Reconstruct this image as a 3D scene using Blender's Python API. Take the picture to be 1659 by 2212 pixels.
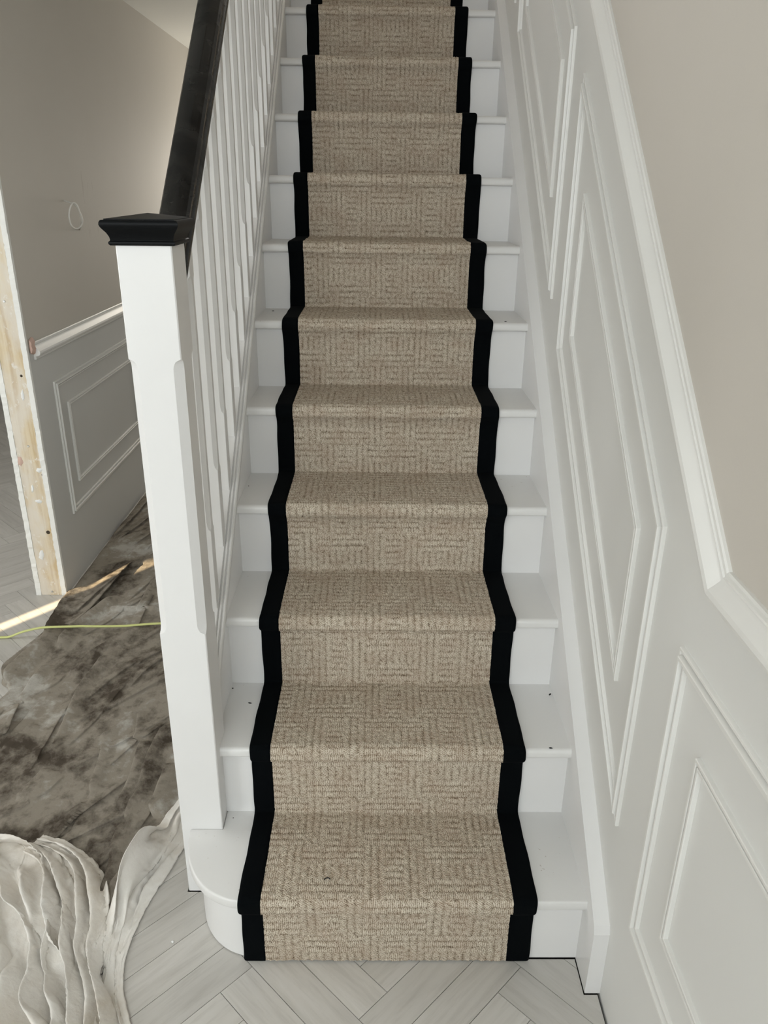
import bpy, bmesh, math, random
import numpy as np
from mathutils import Vector, Matrix

random.seed(7)
rng = np.random.default_rng(11)
for o in list(bpy.data.objects):
    bpy.data.objects.remove(o, do_unlink=True)
scene = bpy.context.scene
COL = scene.collection

# ------------------------------------------------------------------ camera
W, H, F = 1659, 2212, 1687.76
CAM = np.array([-0.4435, -1.1837, 1.5599])
def rot(rx, ry, rz):
    cx, sx = math.cos(rx), math.sin(rx); cy, sy = math.cos(ry), math.sin(ry); cz, sz = math.cos(rz), math.sin(rz)
    return (np.array([[cz, -sz, 0], [sz, cz, 0], [0, 0, 1]]) @ np.array([[1, 0, 0], [0, cx, -sx], [0, sx, cx]])
            @ np.array([[cy, 0, sy], [0, 1, 0], [-sy, 0, cy]]))
RC = rot(-0.3933, -0.0121, -0.0124)
cam_d = bpy.data.cameras.new('camera')
cam = bpy.data.objects.new('camera', cam_d); COL.objects.link(cam)
m = Matrix.Identity(4)
for r in range(3):
    m[r][0] = RC[r, 0]; m[r][1] = RC[r, 2]; m[r][2] = -RC[r, 1]; m[r][3] = CAM[r]
cam.matrix_world = m
cam_d.sensor_fit = 'VERTICAL'; cam_d.sensor_height = 36.0; cam_d.sensor_width = 27.0
cam_d.lens = F / H * 36.0
cam_d.clip_start = 0.02
scene.camera = cam

def at(x, y, ax, v):
    """photo pixel -> point where its ray meets the plane coordinate[ax] = v"""
    d = RC @ np.array([(x - W / 2) / F, 1, -(y - H / 2) / F])
    return CAM + d * (v - CAM[ax]) / d[ax]

# ------------------------------------------------------------------ world, sun, windows' daylight, exposure
world = bpy.data.worlds.new('world'); scene.world = world; world.use_nodes = True
bg = world.node_tree.nodes['Background']
bg.inputs[0].default_value = (0.82, 0.92, 1.0, 1); bg.inputs[1].default_value = 1.2

sun_d = bpy.data.lights.new('sun', 'SUN'); sun_d.energy = 20; sun_d.angle = 0.006; sun_d.color = (1.0, 0.80, 0.52)
sun = bpy.data.objects.new('sun', sun_d); COL.objects.link(sun)
SUN_EL = math.radians(20)
SUN_DIR = Vector((0.63, 0.777, -math.tan(SUN_EL))).normalized()
sun.rotation_euler = SUN_DIR.to_track_quat('-Z', 'Y').to_euler()
sun.location = (-6, -4, 4)

def area(name, loc, direction, sx, sy, energy, col):
    d = bpy.data.lights.new(name, 'AREA'); d.shape = 'RECTANGLE'; d.size = sx; d.size_y = sy; d.energy = energy; d.color = col
    o = bpy.data.objects.new(name, d); COL.objects.link(o); o.location = loc
    o.rotation_euler = Vector(direction).to_track_quat('-Z', 'Z').to_euler()
    return o
area('front_door_daylight', (-0.80, -2.97, 1.66), (0, 1, -0.10), 1.40, 1.30, 64, (0.88, 0.95, 1.0))
area('front_room_window_daylight', (-3.1, -2.97, 1.40), (0, 1, 0), 1.7, 1.5, 52, (0.92, 0.97, 1.0))
area('side_room_fill', (-4.22, 0.75, 1.45), (1, 0, -0.05), 2.3, 1.4, 58, (0.97, 0.985, 1.0))  # added fill lamp that brightens the right wall, not a known window
area('rear_window_daylight', (-1.25, 5.26, 1.35), (0, -1, -0.1), 0.66, 1.0, 24, (1.0, 0.92, 0.80))
area('landing_window_daylight', (-0.40, 4.95, 3.85), (0, -1, -0.35), 0.75, 1.0, 62, (1.0, 0.96, 0.90))

scene.view_settings.view_transform = 'Standard'
scene.view_settings.look = 'None'
scene.view_settings.gamma = 1.0
scene.view_settings.use_curve_mapping = False
scene.view_settings.exposure = -0.05

# ------------------------------------------------------------------ helpers
def link(o, parent=None):
    COL.objects.link(o)
    if parent is not None: o.parent = parent
    return o
def tag(o, label=None, cat=None, group=None, kind=None):
    if label: o['label'] = label
    if cat: o['category'] = cat
    if group: o['group'] = group
    if kind: o['kind'] = kind
    return o
def empty(name, loc, label, cat, group=None):
    o = bpy.data.objects.new(name, None); o.empty_display_size = 0.1; o.location = loc
    link(o); tag(o, label, cat, group); return o
def finish(me, smooth=False, angle=None):
    if smooth:
        me.polygons.foreach_set('use_smooth', [True] * len(me.polygons))
        if angle is not None: me.set_sharp_from_angle(angle=angle)
    me.update()
def mesh_obj(name, verts, faces, mat, parent=None, smooth=False, angle=None, bevel=0.0, seg=2):
    px_ = Vector((0, 0, 0)); q_ = parent
    while q_ is not None: px_ += Vector(q_.location); q_ = q_.parent
    me = bpy.data.meshes.new(name)
    me.from_pydata([tuple(Vector(v) - px_) for v in verts], [], faces)
    bm = bmesh.new(); bm.from_mesh(me)
    bmesh.ops.recalc_face_normals(bm, faces=bm.faces)
    if bevel:
        es = [e for e in bm.edges if len(e.link_faces) == 2 and e.calc_face_angle(0) > 0.5]
        bmesh.ops.bevel(bm, geom=es, offset=bevel, segments=seg, affect='EDGES', profile=0.5, clamp_overlap=True)
        smooth, angle = True, 0.6
    bm.to_mesh(me); bm.free()
    finish(me, smooth, angle)
    me.materials.append(mat)
    return link(bpy.data.objects.new(name, me), parent)
def box(name, lo, hi, mat, parent=None, bevel=0.0, seg=2):
    x0, y0, z0 = lo; x1, y1, z1 = hi
    v = [(x0, y0, z0), (x1, y0, z0), (x1, y1, z0), (x0, y1, z0), (x0, y0, z1), (x1, y0, z1), (x1, y1, z1), (x0, y1, z1)]
    f = [(0, 1, 2, 3), (4, 5, 6, 7), (0, 1, 5, 4), (1, 2, 6, 5), (2, 3, 7, 6), (3, 0, 4, 7)]
    return mesh_obj(name, v, f, mat, parent, bevel=bevel, seg=seg)
def prism_x(name, yz, x0, x1, mat, parent=None, smooth=False, angle=0.6, bevel=0.0):
    n = len(yz)
    v = [(x0, y, z) for y, z in yz] + [(x1, y, z) for y, z in yz]
    f = [tuple(range(n)), tuple(range(n, 2 * n))] + [(i, (i + 1) % n, n + (i + 1) % n, n + i) for i in range(n)]
    return mesh_obj(name, v, f, mat, parent, smooth, angle, bevel)
def prism_z(name, xy, z0, z1, mat, parent=None, smooth=False, angle=0.6, bevel=0.0, seg=2):
    n = len(xy)
    v = [(x, y, z0) for x, y in xy] + [(x, y, z1) for x, y in xy]
    f = [tuple(range(n)), tuple(range(n, 2 * n))] + [(i, (i + 1) % n, n + (i + 1) % n, n + i) for i in range(n)]
    return mesh_obj(name, v, f, mat, parent, smooth, angle, bevel, seg)
def boxes(name, lst, mat, parent=None):
    v, f = [], []
    for lo, hi in lst:
        b = len(v); x0, y0, z0 = lo; x1, y1, z1 = hi
        v += [(x0, y0, z0), (x1, y0, z0), (x1, y1, z0), (x0, y1, z0), (x0, y0, z1), (x1, y0, z1), (x1, y1, z1), (x0, y1, z1)]
        f += [tuple(b + k for k in q) for q in [(0, 1, 2, 3), (4, 5, 6, 7), (0, 1, 5, 4), (1, 2, 6, 5), (2, 3, 7, 6), (3, 0, 4, 7)]]
    return mesh_obj(name, v, f, mat, parent)
def tube(name, pts, rad, mat, parent=None, n=8, flat=1.0):
    """tube along a poly line (already smooth); flat squashes it"""
    P = [Vector(p) for p in pts]; v, f = [], []
    up = Vector((0, 0, 1))
    for i, p in enumerate(P):
        t = (P[min(i + 1, len(P) - 1)] - P[max(i - 1, 0)]).normalized()
        a = t.cross(up)
        if a.length < 1e-3: a = t.cross(Vector((1, 0, 0)))
        a.normalize(); b = a.cross(t).normalized()
        for k in range(n):
            an = 2 * math.pi * k / n
            v.append(p + a * (rad * math.cos(an)) + b * (rad * flat * math.sin(an)))
    for i in range(len(P) - 1):
        for k in range(n):
            f.append((i * n + k, i * n + (k + 1) % n, (i + 1) * n + (k + 1) % n, (i + 1) * n + k))
    f += [tuple(range(n)), tuple(range((len(P) - 1) * n, len(P) * n))]
    return mesh_obj(name, v, f, mat, parent, True, 1.0)
def spline(pts, per=10):
    P = np.array(pts, float); Q = np.vstack([2 * P[0] - P[1], P, 2 * P[-1] - P[-2]]); out = []
    for i in range(1, len(Q) - 2):
        for t in np.linspace(0, 1, per, endpoint=False):
            a, b, c, d = Q[i - 1], Q[i], Q[i + 1], Q[i + 2]
            out.append(0.5 * (2 * b + (c - a) * t + (2 * a - 5 * b + 4 * c - d) * t * t + (3 * b - a - 3 * c + d) * t ** 3))
    out.append(P[-1]); return np.array(out)

# ------------------------------------------------------------------ materials
def srgb(r, g, b):
    f = lambda c: (c / 255 / 12.92) if c / 255 <= 0.04045 else ((c / 255 + 0.055) / 1.055) ** 2.4
    return (f(r), f(g), f(b), 1)
class N:
    def __init__(s, name, rough=0.5, color=(0.8, 0.8, 0.8, 1), spec=0.5):
        s.m = bpy.data.materials.new(name); s.m.use_nodes = True; s.t = s.m.node_tree; s.b = s.t.nodes['Principled BSDF']
        s.b.inputs['Base Color'].default_value = color; s.b.inputs['Roughness'].default_value = rough
        s.b.inputs['Specular IOR Level'].default_value = spec
    def n(s, typ, **kw):
        o = s.t.nodes.new(typ)
        for k, v in kw.items():
            if k in o.inputs: o.inputs[k].default_value = v
            else: setattr(o, k, v)
        return o
    def l(s, a, b): s.t.links.new(a, b)
    def coord(s, which='Object', scale=(1, 1, 1), rotz=0, loc=None):
        c = s.n('ShaderNodeTexCoord'); mp = s.n('ShaderNodeMapping'); s.l(c.outputs[which], mp.inputs[0])
        mp.inputs['Scale'].default_value = scale; mp.inputs['Rotation'].default_value = (0, 0, rotz)
        return mp.outputs[0], mp
    def noise(s, vec, scale, detail=3, rough=0.5, dist=0.0):
        t = s.n('ShaderNodeTexNoise', Scale=scale, Detail=detail, Roughness=rough, Distortion=dist); s.l(vec, t.inputs['Vector']); return t.outputs['Fac']
    def ramp(s, fac, stops):
        r = s.n('ShaderNodeValToRGB'); e = r.color_ramp.elements
        while len(e) < len(stops): e.new(0.5)
        for k, (p, c) in enumerate(stops): e[k].position = p; e[k].color = c
        s.l(fac, r.inputs[0]); return r.outputs[0]
    def mix(s, fac, a, b, mode='MIX'):
        x = s.n('ShaderNodeMix', data_type='RGBA', blend_type=mode)
        for sock, val in ((x.inputs[0], fac), (x.inputs[6], a), (x.inputs[7], b)):
            if isinstance(val, (int, float)): sock.default_value = val
            elif isinstance(val, tuple): sock.default_value = val
            else: s.l(val, sock)
        return x.outputs[2]
    def math(s, op, a, b=0.0):
        x = s.n('ShaderNodeMath', operation=op)
        for sock, val in ((x.inputs[0], a), (x.inputs[1], b)):
            if isinstance(val, (int, float)): sock.default_value = val
            else: s.l(val, sock)
        return x.outputs[0]
    def bump(s, h, strength=0.2, dist=0.002, prev=None):
        b = s.n('ShaderNodeBump'); b.inputs['Strength'].default_value = strength; b.inputs['Distance'].default_value = dist
        s.l(h, b.inputs['Height'])
        s.l(b.outputs[0], s.b.inputs['Normal']); return b.outputs[0]
    def color(s, c): s.l(c, s.b.inputs['Base Color'])

def paint(name, c, rough, var=0.03, sc=3.0, bump=0.03, bsc=300):
    k = N(name, rough); v, _ = k.coord()
    f = k.noise(v, sc, 4)
    d = tuple(x * (1 - var * 2) for x in c[:3]) + (1,); e = tuple(min(1, x * (1 + var)) for x in c[:3]) + (1,)
    k.color(k.mix(f, d, e)); k.bump(k.noise(v, bsc, 2), bump, 0.001); return k.m
M_WOODPAINT = paint('white_satin_paint', (0.80, 0.79, 0.775), 0.32, 0.02, 6, 0.05, 120)
M_TREAD = N('white_satin_tread_paint', 0.35)
def _tread(k):
    v, _ = k.coord(); c = k.mix(k.noise(v, 5, 4), (0.74, 0.73, 0.71, 1), (0.80, 0.79, 0.77, 1))
    sp = k.ramp(k.noise(v, 90, 2, 0.6), [(0.70, (0, 0, 0, 1)), (0.76, (1, 1, 1, 1))])
    big = k.ramp(k.noise(v, 4, 3), [(0.48, (0, 0, 0, 1)), (0.62, (1, 1, 1, 1))])
    c = k.mix(k.mix(1.0, sp, big, 'MULTIPLY'), c, (0.42, 0.36, 0.30, 1)); k.color(c); k.bump(k.noise(v, 150, 2), 0.05, 0.001)
_tread(M_TREAD); M_TREAD = M_TREAD.m
M_TRIM = paint('trim_white_paint', (0.775, 0.765, 0.73), 0.4, 0.02, 5, 0.03, 200)
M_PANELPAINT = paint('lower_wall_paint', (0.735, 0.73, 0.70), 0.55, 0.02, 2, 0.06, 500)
M_UPPERPAINT = paint('upper_wall_paint', (0.60, 0.56, 0.50), 0.7, 0.03, 2, 0.08, 500)
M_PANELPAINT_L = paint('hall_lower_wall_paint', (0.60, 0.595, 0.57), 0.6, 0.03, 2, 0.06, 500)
k = N('marked_wall_paint', 0.7); v, _ = k.coord()
c = k.mix(k.noise(v, 2, 4), (0.520, 0.484, 0.428, 1), (0.570, 0.530, 0.468, 1))
vm = k.n('ShaderNodeVectorMath', operation='DISTANCE'); mp = k.n('ShaderNodeMapping'); k.l(v, mp.inputs[0]); mp.inputs['Scale'].default_value = (1, 1.0, 1.0); k.l(mp.outputs[0], vm.inputs[0]); vm.inputs[1].default_value = (-1.707, 2.50, 1.47)
near = k.ramp(vm.outputs['Value'], [(0.05, (1, 1, 1, 1)), (0.16, (0, 0, 0, 1))])
v2, _ = k.coord('Object', (1, 34, 7)); sm = k.ramp(k.noise(v2, 1.0, 5, 0.65), [(0.56, (0, 0, 0, 1)), (0.70, (0.6, 0.6, 0.6, 1))])
k.color(k.mix(k.mix(1.0, near, sm, 'MULTIPLY'), c, (0.26, 0.20, 0.15, 1))); M_MARKED = k.m                    # scuffs round the cable hole
M_CEIL = paint('ceiling_paint', (0.66, 0.655, 0.61), 0.8, 0.02)
M_DARK = paint('dark_subfloor', (0.03, 0.028, 0.025), 0.9)
M_SKIRT = paint('room_white_paint', (0.72, 0.71, 0.68), 0.5)

k = N('black_gloss_handrail', 0.22, (0.006, 0.006, 0.006, 1), 0.25); v, _ = k.coord('Object', (1, 1, 1))
k.l(k.ramp(k.noise(v, 9, 4, 0.6, 0.6), [(0.40, (0.12, 0.12, 0.12, 1)), (0.62, (0.5, 0.5, 0.5, 1))]), k.b.inputs['Roughness'])
f = k.ramp(k.noise(v, 6, 4, 0.6, 0.8), [(0.5, (0.0045, 0.0045, 0.0045, 1)), (0.66, (0.018, 0.017, 0.016, 1))]); k.color(f); M_BLACK = k.m
k = N('black_satin_cap', 0.42, (0.003, 0.0035, 0.004, 1), 0.12); M_BLACKCAP = k.m

k = N('black_cotton_binding', 0.95, (0.0018, 0.0026, 0.0032, 1), 0.06); v, _ = k.coord()
k.bump(k.noise(v, 900, 2), 0.3, 0.001); M_BIND = k.m

class E:                                              # small algebra on math nodes
    def __init__(s, k, o): s.k, s.o = k, o
    def _b(s, op, x, y): return E(s.k, s.k.math(op, x.o if isinstance(x, E) else x, y.o if isinstance(y, E) else y))
    def __add__(s, b): return s._b('ADD', s, b)
    def __sub__(s, b): return s._b('SUBTRACT', s, b)
    def __rsub__(s, b): return s._b('SUBTRACT', b, s)
    def __mul__(s, b): return s._b('MULTIPLY', s, b)
    __radd__ = __add__; __rmul__ = __mul__
    def __pow__(s, b): return s._b('POWER', s, b)
    def __gt__(s, b): return s._b('GREATER_THAN', s, b)
    def __lt__(s, b): return s._b('LESS_THAN', s, b)
    def f(s, op): return E(s.k, s.k.math(op, s.o))
BW, BH = 0.134, 0.1415                                # weave block of the runner
k = N('loop_pile_wool', 0.95, spec=0.08)
uvn = k.n('ShaderNodeUVMap', uv_map='UVMap'); sp = k.n('ShaderNodeSeparateXYZ'); k.l(uvn.outputs[0], sp.inputs[0])
ux, us = E(k, sp.outputs[0]), E(k, sp.outputs[1])     # metres across, metres along (from a weave row)
nz = lambda sc_, det=2, r_=0.5: E(k, k.noise(uvn.outputs[0], sc_, det, r_))
w1 = (nz(55) - 0.5) * 0.0065
fu_, fv_ = (ux * (1 / BW)), (us * (1 / BH)); iu_, iv_ = fu_.f('FLOOR'), fv_.f('FLOOR'); fu_, fv_ = fu_ - iu_, fv_ - iv_
isv = 1.0 - 2.0 * ((iu_ + iv_) * 0.5).f('FRACT')
aa = fv_ + (fu_ - fv_) * isv
md = (aa > 0.36) * (aa < 0.64)
rx_ = isv * (1.0 - md) + (1.0 - isv) * md
phx = (fu_ * BW + w1) * (8.0 / BW); phs = (fv_ * BH + w1) * (8.0 / BH)
ph_ = phs + (phx - phs) * rx_
rib_ = ((ph_ * math.pi).f('SINE')).f('ABSOLUTE') ** 0.45
row_ = ph_.f('FLOOR')
hs_ = ((row_ * 12.9898 + iu_ * 7.13 + iv_ * 3.31).f('SINE') * 43758.5).f('FRACT')
al_ = ux + (us + ux * 0.6 - ux) * rx_
lph = al_ * (1 / 0.0043) + hs_ + (nz(200) - 0.5) * 2.0
loop_ = ((lph * math.pi).f('SINE')).f('ABSOLUTE') ** 0.55
n1, n2, n3 = nz(420, 3), nz(95, 3), nz(16, 3)
fade = nz(24, 2); hh_ = (rib_ - 0.8) * (fade * 0.46 - 0.02) + 0.27 + loop_ * 0.40 + n1 * 0.66 + n2 * 0.46 - 0.27
lvl = k.ramp(hh_.o, [(0.50, srgb(66, 52, 40)), (0.66, srgb(146, 129, 110)), (0.84, srgb(190, 176, 156)), (1.0, srgb(222, 211, 194))])
lvl = k.mix(k.ramp(n3.o, [(0.40, (0, 0, 0, 1)), (0.70, (0.5, 0.5, 0.5, 1))]), lvl, k.mix(0.55, lvl, srgb(158, 128, 106)))
k.color(lvl); k.bump(hh_.o, 0.75, 0.0035); M_CARPET = k.m

k = N('greywashed_oak', 0.42, spec=0.4)
oi = k.n('ShaderNodeObjectInfo'); v, mp = k.coord('Object', (2.2, 22, 22))
ad = k.n('ShaderNodeVectorMath', operation='ADD'); k.l(v, ad.inputs[0])
sc = k.n('ShaderNodeVectorMath', operation='SCALE'); sc.inputs[0].default_value = (37, 53, 11); k.l(oi.outputs['Random'], sc.inputs['Scale']); k.l(sc.outputs[0], ad.inputs[1])
g1 = k.noise(ad.outputs[0], 1.2, 5, 0.6, 0.7); g2 = k.noise(ad.outputs[0], 4.0, 4, 0.7)
c = k.ramp(g1, [(0.30, srgb(196, 192, 185)), (0.5, srgb(208, 204, 197)), (0.7, srgb(214, 210, 204))])
c = k.mix(k.ramp(g2, [(0.5, (0, 0, 0, 1)), (0.74, (0.40, 0.40, 0.40, 1))]), c, srgb(176, 171, 163))
br = k.n('ShaderNodeHueSaturation'); k.l(c, br.inputs['Color']); k.l(k.math('ADD', k.math('MULTIPLY', oi.outputs['Random'], 0.12), 0.86), br.inputs['Value'])
k.color(br.outputs[0]); k.bump(g2, 0.12, 0.001); M_OAK = k.m

k = N('rough_pine_stud', 0.75, spec=0.25); v, _ = k.coord('Object', (26, 26, 1.6))
g = k.noise(v, 1.3, 4, 0.6, 1.2)
c = k.ramp(g, [(0.3, srgb(196, 170, 130)), (0.5, srgb(216, 198, 166)), (0.7, srgb(228, 214, 188))])
v2, _ = k.coord('Object', (1, 1, 0.5))
c = k.mix(k.ramp(k.noise(v2, 9, 4, 0.6), [(0.40, (0, 0, 0, 1)), (0.56, (0.75, 0.75, 0.75, 1))]), c, srgb(224, 217, 206))
v3, _ = k.coord('Object', (1, 1, 0.6))
c = k.mix(k.ramp(k.noise(v3, 45, 4, 0.7), [(0.60, (0, 0, 0, 1)), (0.66, (0.85, 0.85, 0.85, 1))]), c, srgb(232, 226, 216))
k.color(c); k.bump(g, 0.25, 0.002); M_PINE = k.m
M_PLASTER = paint('bare_plaster_edge', (0.86, 0.85, 0.81), 0.95, 0.03, 30, 0.5, 90)
M_PINK = paint('pink_filler', (0.66, 0.46, 0.38), 0.9, 0.05, 40, 0.3, 120)
M_KNOT = paint('wood_knot', (0.05, 0.035, 0.02), 0.8, 0.05, 40)
M_STEEL = N('steel', 0.35, (0.6, 0.6, 0.58, 1)); M_STEEL.b.inputs['Metallic'].default_value = 0.7; M_STEEL = M_STEEL.m
M_CABLE = paint('white_plastic_cable', (0.82, 0.80, 0.75), 0.45)
M_LIME = paint('lime_green_plastic', srgb(208, 212, 138), 0.45, 0.02, 5)
M_ORANGE = paint('orange_plastic', (0.55, 0.22, 0.06), 0.5)
M_CHIP = paint('black_fibre', (0.012, 0.012, 0.014), 0.95)
M_WHITECHIP = paint('white_plaster_chip', (0.85, 0.85, 0.83), 0.9)

def cloth_mat(name, light, mid, dark, a0, a1, b0, b1, sc):
    k = N(name, 0.95, spec=0.08); v, _ = k.coord('Object', (1.0, 0.8, 1.0), 0.5)
    f = E(k, k.noise(v, sc, 7, 0.58, 0.35)); v2, _ = k.coord('Object', (1.0, 0.85, 1.0), -0.4)
    g = E(k, k.noise(v2, sc * 8, 6, 0.66, 0.1)); h = (f * 0.80 + g * 0.32)
    c = k.ramp(h.o, [(a0, light), (a1, mid), (b0, mid), (b1, dark)])
    k.color(c); v3, _ = k.coord()
    k.bump((E(k, k.noise(v3, 26, 4, 0.55, 0.2)) + E(k, k.noise(v3, 900, 2)) * 0.10).o, 0.4, 0.008); return k.m
M_STAINED = cloth_mat('stained_cotton', srgb(182, 178, 170), srgb(146, 138, 126), srgb(80, 72, 63), 0.44, 0.52, 0.55, 0.65, 3.0)
M_PALE = cloth_mat('pale_cotton', srgb(232, 228, 221), srgb(224, 218, 209), srgb(206, 196, 180), 0.50, 0.58, 0.60, 0.74, 3.0)

# ------------------------------------------------------------------ measurements (metres)
G, RISE, R1, OV, TT = 0.23125, 0.2, 0.1948, 0.0233, 0.0246      # going, rise, first rise, nosing overhang, tread thickness
SL = RISE / G
XS, XW = 0.004, 0.036                                           # wall string face, right wall face
XL = -0.802                                                     # outer string face
NX0, NX1, NY0, NY1 = -0.882, -0.788, 0.200, 0.292               # newel post
XWL, XWL2, YEND = -1.707, -1.830, 1.660                         # hall wall face, its back, its bare end
ZC = 2.40
YF, YB, XR = -3.0, 5.3, -4.25                                   # front wall, back wall, far room wall

# ------------------------------------------------------------------ the room shell
def wall(name, lst, mat):
    o = boxes(name, lst, mat); o['kind'] = 'structure'; return o
right_lo = [(-3.1, 0.0), (5.4, 0.0), (5.4, 5.2), (-3.1, 5.2)]
# right wall: the dado line splits two paints, so two flush bodies, upper one a part of the wall
def dado_z(y): return 1.060 + max(0.0, (y + 0.238)) * SL
low = [(-3.1, -0.05), (4.6, -0.05), (4.6, dado_z(4.6)), (-0.238, 1.060), (-3.1, 1.060)]
wall_right = prism_x('wall_right', low, XW, XW + 0.12, M_PANELPAINT); wall_right['kind'] = 'structure'
up = [(-3.1, 1.060), (-0.238, 1.060), (4.6, dado_z(4.6)), (4.6, 5.3), (-3.1, 5.3)]
prism_x('upper_wall_face', up, XW, XW + 0.12, M_UPPERPAINT, wall_right)
# left hall wall, ends bare at YEND
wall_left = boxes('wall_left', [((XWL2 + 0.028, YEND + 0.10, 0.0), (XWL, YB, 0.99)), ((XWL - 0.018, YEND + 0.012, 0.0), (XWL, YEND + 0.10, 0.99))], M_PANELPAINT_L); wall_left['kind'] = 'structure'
boxes('upper_wall_face', [((XWL2 + 0.028, YEND + 0.10, 0.99), (XWL, YB, ZC)), ((XWL - 0.018, YEND + 0.012, 0.99), (XWL, YEND + 0.10, ZC))], M_MARKED, wall_left)
boxes('room_side_face', [((XWL2, YEND + 0.012, 0.0), (XWL2 + 0.0195, YB, ZC))], M_UPPERPAINT, wall_left)
wall_front = wall('wall_front', [((XR, YF - 0.1, 0), (XW, YF, ZC))], M_UPPERPAINT)
light_block_wall = wall('light_block_wall', [((XWL2, YF, 0), (XWL, -1.70, ZC))], M_UPPERPAINT)  # unseen partition added to block front-room light from the right-hand risers
wall_back = wall('wall_back', [((XR, YB, 0), (XW, YB + 0.1, ZC))], M_UPPERPAINT)
for nm, lo_, hi_ in (('window_1', (-1.52, YF, 0.98), (-0.08, YF + 0.012, 2.34)), ('window_2', (-3.95, YF, 0.6), (-2.25, YF + 0.012, 2.1)), ('side_fill_pane', (XR, -0.45, 0.72), (XR + 0.012, 1.95, 2.18)), ('window_3', (-1.60, YB - 0.012, 0.82), (-0.90, YB, 1.88))):  # the pane on the side wall is unseen, added behind the fill lamp
    box(nm, lo_, hi_, M_SKIRT)['kind'] = 'structure'
# room beyond: its unseen outer wall has a gap added to shape the sun streak
SLY = 1.40 + (XR - (-1.862)) * 0.777 / 0.63
HW = 0.044
wall_room = wall('wall_room', [((XR - 0.01, YF, 0), (XR, SLY - HW, ZC)), ((XR - 0.01, SLY + HW, 0), (XR, YB, ZC)), ((XR - 0.01, SLY - HW, 0), (XR, SLY + HW, 0.75)), ((XR - 0.01, SLY - HW, 2.2), (XR, SLY + HW, ZC))], M_UPPERPAINT)
ceiling = wall('ceiling', [((XR, YF, ZC), (XW, 0.45, ZC + 0.19)), ((XR, 0.45, ZC), (-0.875, YB, ZC + 0.19))], M_CEIL)
wall_upper = wall('wall_upper', [((-0.975, 0.35, ZC + 0.19), (-0.875, 5.1, 5.2)), ((-0.975, 0.35, ZC + 0.19), (XW, 0.45, 5.2)), ((-0.975, 5.0, 2.59), (-0.80, 5.1, 5.2)), ((-0.02, 5.0, 2.59), (XW, 5.1, 5.2)),
                                  ((-0.80, 5.0, 2.59), (-0.02, 5.1, 3.3)), ((-0.80, 5.0, 4.4), (-0.02, 5.1, 5.2))], M_UPPERPAINT)
ceiling_upper = wall('ceiling_upper', [((-0.975, 0.35, 5.2), (XW + 0.1, 5.1, 5.3))], M_CEIL)
landing = wall('floor_landing', [((-0.875, 12 * G + OV + 0.02, R1 + 12 * RISE - 0.2), (XW, 5.1, R1 + 12 * RISE - 0.003))], M_TREAD)
baseboard_back = wall('baseboard_back', [((XR, YB - 0.02, 0), (XWL2, YB, 0.17))], M_SKIRT)

# herringbone floor
floor = wall('floor', [((XR - 0.1, YF - 0.1, -0.06), (XW + 0.12, YB + 0.1, -0.0145))], M_DARK)
U = 0.1165; ND = 5; DOFF = -0.05
def clip(poly, a, b, c):
    """keep a*x+b*y<=c"""
    out = []
    for i in range(len(poly)):
        p, q = poly[i], poly[(i + 1) % len(poly)]
        dp, dq = a * p[0] + b * p[1] - c, a * q[0] + b * q[1] - c
        if dp <= 0: out.append(p)
        if dp * dq < 0:
            t = dp / (dp - dq); out.append((p[0] + (q[0] - p[0]) * t, p[1] + (q[1] - p[1]) * t))
    return out
def parea(p): return 0.5 * abs(sum(p[i][0] * p[(i + 1) % len(p)][1] - p[(i + 1) % len(p)][0] * p[i][1] for i in range(len(p)))) if len(p) > 2 else 0
def pxproj(x, y, z=0.0):
    q = RC.T @ (np.array([x, y, z]) - CAM)
    return (W / 2 + F * q[0] / q[1], H / 2 - F * q[2] / q[1]) if q[1] > 0.05 else (9e9, 9e9)
# convex rectangles the boards fill: hall in front of the stairs, hall strip at the side, room
zones = [(-1.70, 0.0305, YF, -0.0608), (-1.70, 0.0018, -0.0608, 0.0212), (-1.70, -0.70, 0.0212, 0.197), (-1.70, -0.885, 0.197, YB), (XR, -1.70, YF, YB)]
planks = []
e = 0.0007
for i in range(-60, 20):
    for j in range(-90, 40):
        for kind in (0, 1):
            if kind == 0 and (i + j) % 10 == 7: s0, s1, d0, d1 = i, i + 1, j, j + ND
            elif kind == 1 and (i + j) % 10 == 2: s0, s1, d0, d1 = i, i + ND, j, j + 1
            else: continue
            quad = [((s + d) / 2 * U, (s - d) / 2 * U) for s, d in ((s0 + e / U * 1.41, d0 + DOFF + e / U * 1.41), (s1 - e / U * 1.41, d0 + DOFF + e / U * 1.41), (s1 - e / U * 1.41, d1 + DOFF - e / U * 1.41), (s0 + e / U * 1.41, d1 + DOFF - e / U * 1.41))]
            cx = sum(q[0] for q in quad) / 4; cy = sum(q[1] for q in quad) / 4
            if cx < XR - 0.4 or cx > 0.5 or cy < YF - 0.4 or cy > YB + 0.4: continue
            full = parea(quad); pcs = []
            for zi, (xa, xb, ya, yb) in enumerate(zones):
                p = quad
                for cc in ((-1, 0, -xa), (1, 0, xb), (0, -1, -ya), (0, 1, yb)):
                    p = clip(p, *cc)
                    if len(p) < 3: break
                if len(p) > 2 and parea(p) > 1e-5: pcs.append((zi, p))
            if not pcs: continue
            ar = sum(parea(p) for _, p in pcs)
            if ar > full * 0.999: pcs = [(-1, quad)]
            planks.append((cx, cy, kind, pcs, ar > full * 0.999))
def vis(pl):
    # pixels of the board inside the frame, zero where it surely hides behind walls or stairs
    t = 0
    for _, p in pl[3]:
        q = [pxproj(*c) for c in p]
        cx = sum(c[0] for c in q) / len(q); cy = sum(c[1] for c in q) / len(q)
        if -150 < cx < W + 150 and -50 < cy < H + 150: t += parea(q)
    return t
planks.sort(key=vis, reverse=True)
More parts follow.
